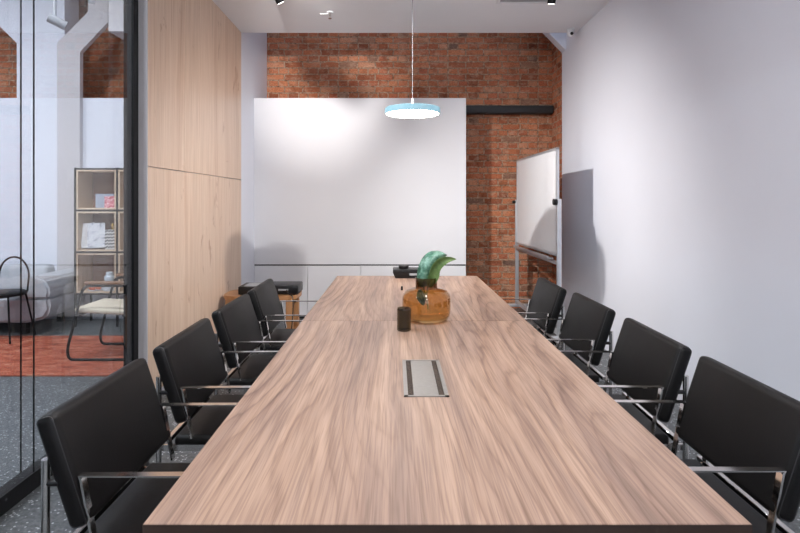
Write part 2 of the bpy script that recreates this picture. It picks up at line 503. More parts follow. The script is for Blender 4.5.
# ------------------------------------------------------------------ tables
def make_table(y0, y1, label):
    cx = .1205; hw = .70; hl = (y1-y0)/2
    t = thing('conference_table', label, 'table', (cx, (y0+y1)/2, 0), 0, 'conference tables pushed end to end')
    obj('tabletop', b2(nb(), -hw, hw, -hl, hl, .722, .75, .0015, 1), M['wood'], t)
    e = nb()
    b2(e, -hw+.004, hw-.004, -hl+.004, hl-.004, .700, .7225)
    for s in (-1, 1): b2(e, s*(hw+.0003)-.0006, s*(hw+.0003)+.0006, -hl, hl, .7225, .7475)
    obj('edge_band', e, M['edge'], t)
    for s in (-1, 1):
        obj('end_band', b2(nb(), -hw+.001, hw-.001, s*hl-.0008, s*hl+(.0008 if s < 0 else .0004), .7225, .7478), M['edge'], t)
    for sx in (-1, 1):
        for sy in (-1, 1):
            obj('leg', b2(nb(), sx*.46-.03, sx*.46+.03, sy*(hl-.12)-.03, sy*(hl-.12)+.03, 0, .66, .002, 1), M['black'], t)
    f = nb()
    for sy in (-1, 1): b2(f, -.49, .49, sy*(hl-.12)-.025, sy*(hl-.12)+.025, .66, .70)
    for sx in (-1, 1): b2(f, sx*.46-.025, sx*.46+.025, -hl+.145, hl-.145, .66, .70)
    obj('underframe', f, M['black'], t)
    return t
make_table(1.195, 3.2385, 'near walnut veneer conference table with the steel cable box set in it')
make_table(3.2415, 5.215, 'far walnut veneer conference table carrying the amber vase')

# cable box in the near table
t = thing('cable_box', 'brushed steel cable box with two bristle slots, flush in the near tabletop', 'power outlet', (.12, 2.2, .75))
f = nb()
hx, hy = .086, .228
for s in (-1, 1):
    b2(f, s*hx-(.016 if s > 0 else 0), s*hx+(.016 if s < 0 else 0), -hy, hy, 0, .004)
    b2(f, -hx, hx, s*hy-(.012 if s > 0 else 0), s*hy+(.012 if s < 0 else 0), 0, .004)
obj('frame', f, M['steel'], t)
obj('lid', b2(nb(), -.048, .048, -hy+.0125, hy-.0125, 0, .0035, .001, 1), M['steel'], t)
for s in (-1, 1):
    obj('brush_strip', b2(nb(), s*.059-.0105, s*.059+.0105, -hy+.0125, hy-.0125, 0, .0015), M['brush'], t)

# ------------------------------------------------------------------ chairs (local: faces +x)
def make_chair():
    t = thing('conference_chair', 'x', 'chair')
    # seat
    sx0, sx1 = -.235, .27
    obj('seat', b2(nb(), sx0, sx1, -.255, .255, .392, .462, .022, 4), M['leather'], t)
    # tilted back cushion
    top, bot = Vector((-.292, 0, .861)), Vector((-.183, 0, .530))
    up = (top-bot).normalized(); cen = (top+bot)/2; L = (top-bot).length
    fw = Vector((0, 1, 0)).cross(up)            # points to +x-ish
    if fw.x < 0: fw = -fw
    rot = Matrix((fw, Vector((0, 1, 0)), up)).transposed()
    bm = nb(); box(bm, (0, 0, 0), (.066, .585, L), None, .026, 5)
    for v in bm.verts:                          # plump the faces a little
        k = (1-(v.co.y/.2925)**2)*(1-(v.co.z/(L/2))**2)
        v.co.x += (1 if v.co.x > 0 else -1)*.006*max(0, k)
    bmesh.ops.transform(bm, matrix=Matrix.Translation(cen) @ rot.to_4x4(), verts=bm.verts)
    back = obj('backrest', bm, M['leather'], t)
    for s in (-1, 1):
        pp = nb()
        for fx in (-1, 1):
            pass
        loop = []
        hx_, hz = .033-.010, L/2-.010
        cr = .014
        for (ax, az, a0) in ((hx_, hz, 0), (-hx_, hz, 90), (-hx_, -hz, 180), (hx_, -hz, 270)):
            for k in range(5):
                a = R(a0+k*22.5)
                q = Vector((ax-(cr if ax > 0 else -cr)+cr*math.cos(a), s*.2845, az-(cr if az > 0 else -cr)+cr*math.sin(a)))
                loop.append(cen+rot @ (q*1.0+Vector((0, 0, 0))))
        # push the loop outwards to sit on the rounded edge
        tube(pp, [cen+(q-cen)+ (q-cen-Vector((0, (q-cen).y, 0))).normalized()*.0035 for q in loop], .0022, 6, closed=True)
        obj('piping', pp, M['piping'], back)
    for s in (-1, 1):
        y = s*.268
        # rear post
        lg = nb(); tube(lg, [(-.285, s*.283, 0.012), (-.285, s*.283, .735)], .0115, 14)
        p = obj('rear_leg', lg, M['chrome'], t)
        k = nb(); tube(k, [(-.285, s*.283, .664), (-.245, s*.283, .664)], .009, 12)
        obj('mounting_knob', k, M['plastic'], p)
        gl = nb(); tube(gl, [(-.285, s*.283, 0), (-.285, s*.283, .013)], .014, 12)
        obj('glide', gl, M['rubber'], p)
        # flat arm bar: runs along the arm, bends down in front of the back cushion
        ab = nb()
        tube(ab, [(.262, y, .680), (-.190, y, .680), (-.185, y, .672), (-.146, y, .462)], .0035, 4, 0, .0125, up=(0, 0, 1))
        obj('armrest', ab, M['chrome'], t)
        fl = nb(); tube(fl, [(.262, y, .680), (.262, y, .012)], .0125, 4, 0, .005, up=(0, 1, 0))
        q = obj('front_leg', fl, M['chrome'], t)
        gl = nb(); tube(gl, [(.262, y, 0), (.262, y, .013)], .014, 12)
        obj('glide', gl, M['rubber'], q)
    fr = nb()
    for s in (-1, 1):
        b2(fr, -.298, .262, s*.268-.005, s*.268+.005, .405, .432)
        b2(fr, -.298, -.285, min(s*.263, s*.283), max(s*.263, s*.283), .405, .432)
    b2(fr, -.262, -.240, -.268, .268, .440, .462, .002, 1)
    b2(fr, .240, .262, -.268, .268, .405, .432)
    obj('seat_frame', fr, M['chrome'], t)
    return t

proto = make_chair()
left = [(1.812, 0, 0), (2.540, 0, 0), (3.275, 0, 0), (3.985, .0, 0)]
right = [(1.842, 0, 0), (2.548, 0, 0), (3.325, 0, 0), (4.06, 0, 0)]
llab = ['black leather chair nearest the camera on the glass-wall side of the table',
        'black leather chair second from the camera on the glass-wall side',
        'black leather chair third from the camera, in front of the birch panels',
        'farthest black leather chair on the birch panel side, before the oak table']
rlab = ['black leather chair nearest the camera on the white wall side, cut by the frame',
        'black leather chair second from the camera on the white wall side',
        'black leather chair third from the camera along the white wall',
        'farthest black leather chair on the white wall side, below the whiteboard']
for i in range(4):
    o = proto if i == 0 else copy_tree(proto)
    o.location = (-.742, left[i][0], 0); o.rotation_euler.z = R((0, .6, -.5, .4)[i])
    tag(o, llab[i], 'chair', 'black leather chairs around the table')
for i in range(4):
    o = copy_tree(proto)
    o.location = ((.983, .983, .978, .935)[i], right[i][0], 0); o.rotation_euler.z = R(180+(0, -.8, .6, 0)[i])
    tag(o, rlab[i], 'chair', 'black leather chairs around the table')

# ------------------------------------------------------------------ things on the table
# vase
VX, VY = .197, 3.27
t = thing('glass_vase', 'squat amber glass vase with dark neck holding green leaves', 'vase', (VX, VY, .75))
outer = [(0, .004), (.118, .004), (.134, .010), (.146, .030), (.151, .055), (.152, .095), (.151, .135), (.146, .160), (.130, .180), (.100, .192), (.076, .197), (.069, .200)]
inner = [(.066, .197), (.098, .188), (.127, .176), (.142, .158), (.147, .135), (.148, .095), (.147, .057), (.141, .034), (.130, .018), (.112, .013), (0, .012)]
obj('body', lathe(nb(), outer+inner, 56), M['amber'], t)
obj('neck', lathe(nb(), [(.069, .198), (.068, .205), (.068, .258), (.070, .264), (.066, .266), (.063, .258), (.063, .205), (.066, .199)], 48), M['amber_neck'], t)

def leaf_mesh(path, widths, side, fold, nx=9):
    """a blade: spine points, half widths, side vector per point, fold depth along normal"""
    bm = nb(); rows = []
    for p, w, s, n_ in zip(path, widths, side, fold):
        p = Vector(p); s = Vector(s).normalized(); n_ = Vector(n_)
        row = []
        for k in range(nx):
            u = -1+2*k/(nx-1)
            q = p+s*(w*u)+n_*(abs(u)**1.3)+n_.normalized()*(.004*math.sin(u*9))
            row.append(bm.verts.new(q))
        rows.append(row)
    for a, b in zip(rows, rows[1:]):
        for k in range(nx-1): bm.faces.new((a[k], a[k+1], b[k+1], b[k]))
    r = bmesh.ops.solidify(bm, geom=bm.faces[:], thickness=.0014)
    return bm

def smooth_path(ctrl, n):
    pts = [Vector(c) for c in ctrl]; out = []
    for i in range(n):
        u = i/(n-1)*(len(pts)-1); k = min(int(u), len(pts)-2); f = u-k
        p0 = pts[max(k-1, 0)]; p1 = pts[k]; p2 = pts[k+1]; p3 = pts[min(k+2, len(pts)-1)]
        out.append(.5*((2*p1)+(p2-p0)*f+(2*p0-5*p1+4*p2-p3)*f*f+(3*p1-p0-3*p2+p3)*f**3))
    return out
lf = thing('leaf_cutting', 'green leaf cutting standing in the amber vase, tip drooping right', 'plant', (VX, VY, .75+.02))
N = 16
def blade(lc, rc, y0, bulge, n=22, nx=11):
    """blade between two edge curves measured in the leaf's own plane (x, z)"""
    lc = smooth_path([(x, 0, z) for x, z in lc], n); rc = smooth_path([(x, 0, z) for x, z in rc], n)
    bm = nb(); rows = []
    for i in range(n):
        row = []
        for k in range(nx):
            u = k/(nx-1); q = lc[i].lerp(rc[i], u)
            w = (rc[i]-lc[i]).length
            q.y = y0[0]+(y0[1]-y0[0])*i/(n-1)+bulge*w*(math.sin(math.pi*u)-.35*abs(math.sin(5*math.pi*u+i*.4))*.3)
            row.append(bm.verts.new(q))
        rows.append(row)
    for a, b in zip(rows, rows[1:]):
        for k in range(nx-1):
            bm.faces.new((a[k], a[k+1], b[k+1], b[k]))
    bmesh.ops.remove_doubles(bm, verts=bm.verts[:], dist=.0002)
    bmesh.ops.solidify(bm, geom=bm.faces[:], thickness=.0014)
    return bm
P = lambda px, py: ((px-426.4)*.00627, (320-py)*.00627-.02)
obj('leaf', blade([P(419, 287), P(417, 279), P(417.5, 271), P(420, 263), P(424, 256.5), P(430, 252), P(437, 251), P(443, 252.5)],
                  [P(426, 287), P(430, 281), P(433, 275), P(437, 268), P(440.5, 263), P(443, 259.5), P(446, 257), P(448, 255.5)],
                  (.0, .02), -.5), M['leaf'], lf, ang=80, label='broad blue green leaf blade')
obj('leaf', blade([P(427, 287), P(426.5, 281), P(428.5, 274), P(431, 266), P(436, 259.5), P(442, 256.5), P(449, 256), P(455, 258)],
                  [P(431, 287), P(436, 281), P(438.5, 276), P(439.5, 270), P(442, 266), P(446, 262.5), P(450, 260.2), P(455, 258.2)],
                  (-.035, -.07), .45), M['leaf_light'], lf, ang=80, label='light green pointed leaf tip')
# submerged small leaves and stem
path = smooth_path([(-.045, -.03, .175), (-.038, -.035, .14), (-.028, -.035, .11), (-.018, -.03, .075)], N)
wd = [.026*math.sin(math.pi*(.08+.9*i/(N-1)))+.002 for i in range(N)]
obj('leaf', leaf_mesh(path, wd, [(1, .2, .3)]*N, [Vector((0, .008, 0))]*N), M['leaf'], lf, ang=80)
st = nb()
tube(st, smooth_path([(-.03, -.01, .235), (-.02, -.015, .19), (0, -.02, .12), (.01, -.025, .05)], 12), .0042, 8)
obj('stem', st, M['stem'], lf)
st = nb()
tube(st, smooth_path([(.012, -.04, .215), (.004, -.035, .17), (.0, -.03, .12), (.008, -.02, .075)], 12), .004, 8)
obj('stem', st, M['stem'], lf)

# ribbed dark glass
bm = nb(); n = 48
def ribbed(bm, prof, n):
    rings = []
    for r, z, rib in prof:
        rings.append([bm.verts.new(((r+rib*math.cos(k*math.pi))*math.cos(2*math.pi*k/n), (r+rib*math.cos(k*math.pi))*math.sin(2*math.pi*k/n), z)) for k in range(n)] if r > 0 else [bm.verts.new((0, 0, z))])
    for a, b in zip(rings, rings[1:]):
        for k in range(n):
            k2 = (k+1) % n
            if len(a) == 1: bm.faces.new((a[0], b[k2], b[k]))
            elif len(b) == 1: bm.faces.new((a[k], a[k2], b[0]))
            else: bm.faces.new((a[k], a[k2], b[k2], b[k]))
ribbed(bm, [(0, 0, 0), (.036, 0, 0), (.040, .004, 0), (.040, .01, .0012), (.040, .118, .0012), (.040, .126, 0), (.0375, .130, 0), (.035, .127, 0), (.035, .012, 0), (0, .012, 0)], n)
tag(obj('candle_glass', bm, M['olive'], None, (.052, 3.0, .75)), 'small dark ribbed glass tumbler standing left of the amber vase', 'candle holder')

# conference unit at the far end
t = thing('conference_unit', 'black conference phone with a round knob at the far table end', 'conference phone', (.12, 5.11, .75))
bm = nb()
a = [(-.135, 0, 0), (.135, 0, 0)]
r0 = [(-.115, -.07), (.135, -.07), (.135, .09), (-.115, .09)]; r1 = [(-.14, -.085), (.15, -.085), (.15, .095), (-.14, .095)]
rings = [[bm.verts.new((x*s_, y*s_, z)) for x, y in q] for q, z, s_ in ((r0, 0, 1), (r1, .055, 1), (r1, .08, 1), (r1, .088, .97))]
bm.faces.new(rings[0]); bm.faces.new(rings[-1][::-1])
for u, v in zip(rings, rings[1:]):
    for k in range(4): bm.faces.new((u[k], u[(k+1) % 4], v[(k+1) % 4], v[k]))
obj('body', bm, M['plastic'], t)
obj('knob', lathe(nb(), [(0, .088), (.048, .088), (.05, .094), (.05, .112), (.044, .118), (0, .118)], 28, (-.035, 0, 0)), M['plastic'], t)
obj('button_panel', b2(nb(), .02, .12, -.088, -.083, .03, .05), M['grey'], t)
# small cable end left of the vase
bm = nb(); b2(bm, -.009, .009, -.009, .009, 0, .034, .003, 2)
t = tag(obj('microphone_clip', bm, M['plastic'], None, (.058, 4.36, .75)), 'tiny black clip lying on the table just left behind the vase', 'cable clip')

# ------------------------------------------------------------------ pendant
t = thing('pendant_lamp', 'pale blue disc pendant lamp with glowing white underside on a long cable', 'lamp', (.158, 4.70, 2.281))
obj('shade', lathe(nb(), [(.239, .004), (.2505, 0), (.2505, .050), (.246, .055), (0, .062)], 64), M['blue'], t)
obj('diffuser', lathe(nb(), [(0, .001), (.239, .003), (.239, .010), (0, .010)], 64), M['diffuser'], t)
obj('stem', tube(nb(), [(0, 0, .06), (0, 0, .144)], .009, 12), M['lacquer'], t)
obj('cable', tube(nb(), [(0, 0, .144), (0, 0, ZC-2.281-.03)], .003, 8), M['cord_grey'], t)
obj('ceiling_rose', lathe(nb(), [(0, ZC-2.281), (.05, ZC-2.281), (.05, ZC-2.353), (0, ZC-2.353)], 28), M['lacquer'], t)

# ------------------------------------------------------------------ ceiling fittings
def track(x, y0, y1, label):
    tag(obj('lighting_track', b2(nb(), x-.017, x+.017, y0, y1, ZC-.02, ZC), M['black']), label, 'lighting track', 'black lighting tracks')
def spot(x, y, aim, label, energy, size=110, drop=.085):
    t = thing('track_spotlight', label, 'spotlight', (x, y, ZC-.02), 0, 'black track spotlights')
    obj('adapter', b2(nb(), -.07, .07, -.05, .05, -.03, -.0, .002, 1), M['black'], t)
    obj('swivel', tube(nb(), [(0, 0, -.03), (0, 0, -drop)], .008, 10), M['black'], t)
    d = (Vector(aim)-Vector((x, y, ZC-.045-drop))).normalized()
    p0 = Vector((0, 0, -drop-.025))-d*.09; p1 = Vector((0, 0, -drop-.025))+d*.09
    obj('head', tube(nb(), [p0, p1], .036, 24), M['black'], t)
    obj('lens', tube(nb(), [p1, p1+d*.003], .030, 24), M['lens'], t)
    L = bpy.data.lights.new('spot_beam', 'SPOT'); L.energy = energy; L.spot_size = R(size); L.spot_blend = 1.0
    L.shadow_soft_size = .035; L.color = (1, .965, .935)
    lo = bpy.data.objects.new('spot_beam', L); C.objects.link(lo)
    lo.location = Vector((x, y, ZC-.02))+p1+d*.012
    lo.rotation_euler = d.to_track_quat('-Z', 'Y').to_euler()
    return t
track(-1.0, -1.6, 4.72, 'black lighting track on the ceiling above the left row of chairs')
track(1.335, -1.6, 4.72, 'black lighting track on the ceiling above the right row of chairs')
E = 100
spot(-.95, 3.95, (2.0, 5.9, .9), 'black track spotlight of the left track, second from its far end', E*5.2, 86, .13)
spot(1.27, 3.80, (-1.9, 5.8, .6), 'black track spotlight of the right track, second from its far end', E*3.4, 84, .13)
spot(-1.06, 4.62, (-.2, 5.4, 1.6), 'black track spotlight at the top left, above the birch panels', E*.25, 80)
spot(1.40, 4.62, (1.35, 5.4, 1.2), 'black track spotlight at the top right, beside the ceiling vent', E*.25, 80)
spot(-.98, 3.3, (-.98, 6.64, 2.95), 'black track spotlight out of frame aimed at the white panel', E*4.2, 42)
spot(1.33, 2.9, (.1, 3.3, .7), 'black track spotlight out of frame aimed at the vase', E*1.2, 110)
spot(-.98, 1.2, (.5, 1.7, .7), 'black track spotlight above the near left chair', E*.5, 110)
spot(1.33, .6, (-.1, 1.4, .7), 'black track spotlight above the near right chair', E*.5, 110)
spot(-.98, -.9, (.6, .6, .7), 'black track spotlight at the rear left of the room', E*.5, 110)
spot(1.33, -.9, (.2, .6, .7), 'black track spotlight at the rear right of the room', E*.5, 110)

# sprinkler
t = thing('ceiling_sprinkler', 'small white fire sprinkler head on the ceiling', 'sprinkler', (-.68, 5.44, ZC))
obj('rosette', lathe(nb(), [(0, 0), (.035, 0), (.03, -.012), (0, -.014)], 24), M['lacquer'], t)
obj('head', lathe(nb(), [(0, -.012), (.009, -.014), (.009, -.04), (.004, -.045), (.004, -.06), (.018, -.062), (.018, -.066), (0, -.066)], 16), M['chrome'], t)
obj('side_arm', tube(nb(), [(-.10, 0, -.018), (-.02, 0, -.018)], .008, 10), M['lacquer'], t)
# ceiling vent
t = thing('ceiling_vent', 'white slatted ceiling vent at the top edge, beside the right spotlight', 'vent', (1.28, 5.06, ZC))
f = nb()
for s in (-1, 1):
    b2(f, -.27, .27, s*.11-.012, s*.11+.012, -.012, 0); b2(f, s*.258-.012, s*.258+.012, -.11, .11, -.012, 0)
obj('frame', f, M['lacquer'], t)
for k in range(7): obj('slat', box(nb(), (0, -.075+.025*k, -.006), (.5, .018, .002), Matrix.Rotation(R(30), 3, 'X')), M['grey_paint'], t)
# security camera
t = thing('security_camera', 'small white dome security camera in the ceiling corner by the right wall', 'camera', (2.02, 5.98, ZC))
obj('mount', lathe(nb(), [(0, 0), (.045, 0), (.045, -.025), (0, -.028)], 24), M['lacquer'], t)
obj('housing', lathe(nb(), [(0, -.02), (.035, -.024), (.042, -.045), (.036, -.07), (.02, -.085), (0, -.09)], 24), M['lacquer'], t)
obj('lens', tube(nb(), [(0, -.03, -.058), (0, -.046, -.062)], .018, 16), M['plastic'], t)

# ------------------------------------------------------------------ whiteboard
WA, WB = Vector((1.677, 5.35, 0)), Vector((1.642, 6.97, 0))
ang = math.atan2(WB.y-WA.y, WB.x-WA.x)-math.pi/2
t = thing('mobile_whiteboard', 'white mobile whiteboard on a silver wheeled frame, before the brick wall', 'whiteboard', ((WA+WB)/2), ang)
hl = (WB-WA).length/2
obj('board', b2(nb(), -.010, .010, -hl+.03, hl-.03, .955, 2.03), M['board'], t)
fr = nb()
for z in (.93, 2.028): b2(fr, -.014, .014, -hl, hl, z, z+.025)
for s in (-1, 1): b2(fr, -.014, .014, s*hl-(.03 if s > 0 else 0), s*hl+(.03 if s < 0 else 0), .93, 2.053)
obj('board_frame', fr, M['alu'], t)
for s in (-1, 1):
    y = s*(hl+.032)
    p = obj('post', b2(nb(), -.022, .022, y-.018, y+.018, .12, 1.52, .004, 2), M['alu'], t)
    kn = nb(); tube(kn, [(-.022, y, 1.49), (-.06, y, 1.49)], .032 if s < 0 else .02, 20)
    obj('knob', kn, M['plastic'], p)
    ft = nb(); box(ft, (0, y, .10), (.56, .045, .04), None, .006, 2)
    q = obj('foot', ft, M['alu'], t)
    for sx in (-1, 1):
        w = nb(); tube(w, [(sx*.25, y-.012, .035), (sx*.25, y+.012, .035)], .035, 20)
        b2(w, sx*.25-.01, sx*.25+.01, y-.014, y+.014, .05, .082)
        obj('caster', w, M['rubber'], q)
br = nb(); b2(br, -.018, .018, -hl-.014, hl+.014, .125, .165); b2(br, -.018, .018, -hl-.014, hl+.014, .845, .875)
obj('crossbar', br, M['alu'], t)
tr = nb(); b2(tr, -.075, -.014, -hl+.1, hl-.1, .895, .903); b2(tr, -.078, -.075, -hl+.1, hl-.1, .895, .925)
obj('pen_tray', tr, M['alu'], t)

# ------------------------------------------------------------------ oak side table and devices
t = thing('side_table', 'low oak side table with rounded ends carrying black devices', 'table', (-1.372, 5.43, 0))
bm = nb(); n = 48; ring = []
for k in range(n):
    a = 2*math.pi*k/n; c_, s_ = math.cos(a), math.sin(a)
    e = .55
    ring.append((.385*math.copysign(abs(c_)**e, c_), .24*math.copysign(abs(s_)**e, s_)))
lo = [bm.verts.new((x, y, .505)) for x, y in ring]; hi = [bm.verts.new((x, y, .545)) for x, y in ring]
bm.faces.new(lo[::-1]); bm.faces.new(hi)
for k in range(n): bm.faces.new((lo[k], lo[(k+1) % n], hi[(k+1) % n], hi[k]))
obj('tabletop', bm, M['oak'], t)
for sx in (-1, 1):
    for sy in (-1, 1):
        obj('leg', b2(nb(), sx*.305-.035, sx*.305+.035, sy*.165-.03, sy*.165+.03, 0, .505, .008, 2), M['oak'], t)
t = thing('video_recorder', 'low black box with a pale top, left on the oak side table', 'electronic device', (-1.46, 5.41, .545))
obj('body', b2(nb(), -.13, .12, -.14, .15, .006, .085, .005, 2), M['plastic'], t)
obj('top_plate', b2(nb(), -.08, .09, -.11, .10, .085, .089), M['grey'], t)
for sx in (-.10, .09):
    for sy in (-.11, .12): obj('foot', b2(nb(), sx-.012, sx+.012, sy-.012, sy+.012, 0, .007), M['rubber'], t)
t = thing('media_projector', 'black projector with front slot, right on the oak side table', 'electronic device', (-1.155, 5.41, .545))
obj('body', b2(nb(), -.17, .17, -.13, .15, .008, .098, .008, 2), M['plastic'], t)
obj('front_slot', b2(nb(), -.03, .07, -.133, -.129, .045, .062), M['grey'], t)
for sx in (-.13, .13):
    for sy in (-.1, .12): obj('foot', b2(nb(), sx-.012, sx+.012, sy-.012, sy+.012, 0, .009), M['rubber'], t)
bm = nb(); tube(bm, smooth_path([(-1.10, 5.272, .60), (-1.07, 5.25, .56), (-1.04, 5.22, .552), (-1.02, 5.185, .53), (-1.015, 5.17, .40), (-1.03, 5.16, .2), (-1.06, 5.2, .02), (-1.2, 5.22, .008)], 40), .005, 8)
tag(obj('power_cable', bm, M['rubber']), 'thin black cable hanging off the oak side table', 'cable')

# ------------------------------------------------------------------ neighbouring room furniture
bm = nb(); rx0, rx1, ry0, ry1 = -6.6, -2.15, 4.44, 5.76
rv = []
for (cx, cy, a0) in ((rx1-.18, ry0+.18, -90), (rx1-.18, ry1-.18, 0), (rx0+.18, ry1-.18, 90), (rx0+.18, ry0+.18, 180)):
    for k in range(7): a = R(a0+15*k); rv.append((cx+.18*math.cos(a), cy+.18*math.sin(a)))
lo = [bm.verts.new((x, y, 0.0)) for x, y in rv]; hi = [bm.verts.new((x, y, .010)) for x, y in rv]
bm.faces.new(lo[::-1]); bm.faces.new(hi)
for k in range(len(rv)): bm.faces.new((lo[k], lo[(k+1) % len(rv)], hi[(k+1) % len(rv)], hi[k]))
tag(obj('rug', bm, M['rug']), 'red distressed rug on the grey floor behind the glass', 'rug')

# sled armchair (faces left)
t = thing('sled_armchair', 'cream seated armchair with black tube sled frame on the red rug', 'chair', (-2.78, 5.11, .01))
for s in (-1, 1):
    y = s*.27
    bm = nb()
    tube(bm, [(.30, y, .70), (-.12, y, .70), (-.27, y, .012+.10), (-.26, y, .013), (.33, y, .013), (.36, y, .80)], .0125, 12, .07)
    fr = obj('side_frame', bm, M['black'], t)
    ar = nb(); b2(ar, -.10, .28, y-.025, y+.025, .712, .742, .01, 3)
    obj('armrest', ar, M['oak_dark'], fr)
sb = nb(); box(sb, (.03, 0, .455), (.50, .50, .05), Matrix.Rotation(R(3), 3, 'Y'), .02, 4)
obj('seat', sb, M['cream'], t)
bb = nb(); box(bb, (.31, 0, .70), (.04, .50, .26), Matrix.Rotation(R(6), 3, 'Y'), .015, 3)
obj('backrest', bb, M['oak_dark'], t)
cb = nb()
for x in (-.17, .25): tube(cb, [(x, -.27, .425), (x, .27, .425)], .011, 10)
obj('seat_rail', cb, M['black'], t)

# black hoop chair
t = thing('hoop_chair', 'thin black metal chair with hoop back at the left edge, behind glass', 'chair', (-4.22, 5.60, .0125))
obj('seat', lathe(nb(), [(0, .47), (.20, .47), (.215, .482), (.215, .50), (.20, .512), (0, .512)], 40), M['black'], t)
hoop = nb()
pts = []
for k in range(17):
    a = math.pi*k/16
    pts.append((.165*math.cos(a), .16, .66+.21*math.sin(a)))
tube(hoop, [(.19, .10, .50)]+pts+[(-.19, .10, .50)], .010, 10)
obj('back_hoop', hoop, M['black'], t)
for sx in (-1, 1):
    for sy in (-1, 1):
        lg = nb(); tube(lg, [(sx*.15, sy*.13, .475), (sx*.215, sy*.19, 0)], .010, 10)
        obj('leg', lg, M['black'], t)

# sofa
t = thing('sofa', 'pale grey sofa with curved arm in the room behind the glass', 'sofa', (-4.73, 6.18, 0))
bm = nb()
prism(bm, [(-.95, .13), (.62, .13), (.80, .18), (.86, .28), (.84, .42), (-.95, .42)], -.35, .36)
bmesh.ops.bevel(bm, geom=bm.edges[:], offset=.03, segments=3, affect='EDGES')
obj('seat_base', bm, M['sofa'], t)
bm = nb()
prism(bm, [(.50, .40), (.84, .40), (.86, .50), (.80, .62), (.68, .67), (.56, .62), (.50, .50)], -.36, .36)
bmesh.ops.bevel(bm, geom=bm.edges[:], offset=.025, segments=3, affect='EDGES')
obj('arm', bm, M['sofa'], t)
obj('backrest', b2(nb(), -.95, .48, .16, .36, .40, .72, .06, 4), M['sofa'], t)
for x in (-.8, .55):
    for y in (-.3, .32): obj('leg', b2(nb(), x-.03, x+.03, y-.03, y+.03, 0, .13), M['black'], t)

# bookcase: black frame holding birch cubes
KX = 6.20/520
bx0 = -3.815
t = thing('bookcase', 'open bookcase of birch boxes in a black metal frame, behind glass', 'bookcase', (bx0, 6.2, 0))
pitch = .498; colw = .50
fr = nb()
for i in range(4):
    x = i*colw
    for y in (.01, .33): b2(fr, x-.011, x+.011, y-.011, y+.011, 0, 1.90)
for k in range(4):
    z = 1.895-k*pitch
    for y in (.01, .33): b2(fr, 0, 3*colw, y-.010, y+.010, z-.018, z)
    for i in range(4): b2(fr, i*colw-.010, i*colw+.010, 0.01, .33, z-.018, z)
obj('frame', fr, M['black'], t)
for i in range(3):
    for k in range(3):
        z1 = 1.877-k*pitch-.004; z0 = 1.877-(k+1)*pitch+.022+.0; x0 = i*colw+.014; x1 = (i+1)*colw-.014
        cbm = nb(); w = .018
        b2(cbm, x0, x1, .002, .33, z0, z0+w); b2(cbm, x0, x1, .002, .33, z1-w, z1)
        b2(cbm, x0, x0+w, .002, .33, z0+w, z1-w); b2(cbm, x1-w, x1, .002, .33, z0+w, z1-w)
        cu = obj('box_shelf', cbm, M['birch_ply'], t)
        obj('back_panel', b2(nb(), x0+w, x1-w, .31, .325, z0+w, z1-w), M['oak_dark'], cu)
def shelf_z(k): return 1.877-(k+1)*pitch+.022+.018
# contents
bm = nb(); b2(bm, -.11, .11, -.006, .006, 0, .17)
c = tag(obj('greeting_card', bm, M['card'], None, (bx0+.30, 6.30, shelf_z(0))), 'grey blue card standing on the top shelf of the bookcase', 'card')
bm = nb(); b2(bm, -.065, .065, -.006, .006, 0, .14)
tag(obj('patterned_card', bm, M['floral'], None, (bx0+.385, 6.26, shelf_z(0))), 'pink and red patterned card at the right of the top shelf', 'card')
for i, (x, y, a, lb, mt) in enumerate(((.115, 6.29, 9, 'white magazine leaning at the left of the second shelf', 'paper'),
                                   (.225, 6.25, 5, 'grey printed magazine leaning on the second shelf', 'cover'))):
    bm = nb(); box(bm, (0, 0, .155), (.19 if i else .16, .012, .30), None, .002, 1)
    o = obj('magazine', bm, M[mt], None, (bx0+x, y, shelf_z(1)+.001)); o.rotation_euler = (R(-9), R(-6 if not i else -2), R(18))
    o.location.z += .012
    tag(o, lb, 'magazine')
bm = nb(); b2(bm, -.065, .065, -.05, .05, 0, .235, .004, 1)
t = thing('patterned_box', 'black and white chevron box on the second bookcase shelf', 'box', (bx0+.40, 6.29, shelf_z(1)))
obj('body', bm, M['chevron'], t)
obj('stopper', lathe(nb(), [(0, .235), (.012, .235), (.014, .27), (.022, .29), (.010, .31), (0, .312)], 16), M['brass'], t)
t = thing('porcelain_jar', 'pale blue lidded jar on the bottom bookcase shelf', 'jar', (bx0+.37, 6.28, shelf_z(2)))
obj('body', lathe(nb(), [(0, 0), (.07, 0), (.08, .015), (.08, .085), (.065, .10), (.05, .10), (.05, .13), (0, .13)], 28), M['porcelain'], t)
obj('lid', lathe(nb(), [(0, .13), (.058, .13), (.058, .17), (.04, .18), (.04, .215), (.03, .225), (0, .225)], 28), M['porcelain'], t)
t = thing('fruit_plate', 'white plate on the bottom bookcase shelf under orange fruit', 'plate', (bx0+.20, 6.285, shelf_z(2)))
obj('plate', lathe(nb(), [(0, .0), (.05, .0), (.09, .012), (.088, .016), (.05, .006), (0, .006)], 28), M['porcelain'], t)
spots = [(-.045, -.02, 'left'), (.0, -.045, 'front'), (.045, -.01, 'right'), (0, .035, 'back')]
for x, y, w in spots:
    bm = nb(); bmesh.ops.create_uvsphere(bm, u_segments=14, v_segments=10, radius=.024)
    tag(obj('tangerine', bm, M['tangerine'], None, (bx0+.20+x, 6.285+y, shelf_z(2)+.030)), 'small orange fruit at the %s of the plate in the bookcase' % w, 'fruit', 'orange fruit on the bookcase plate')

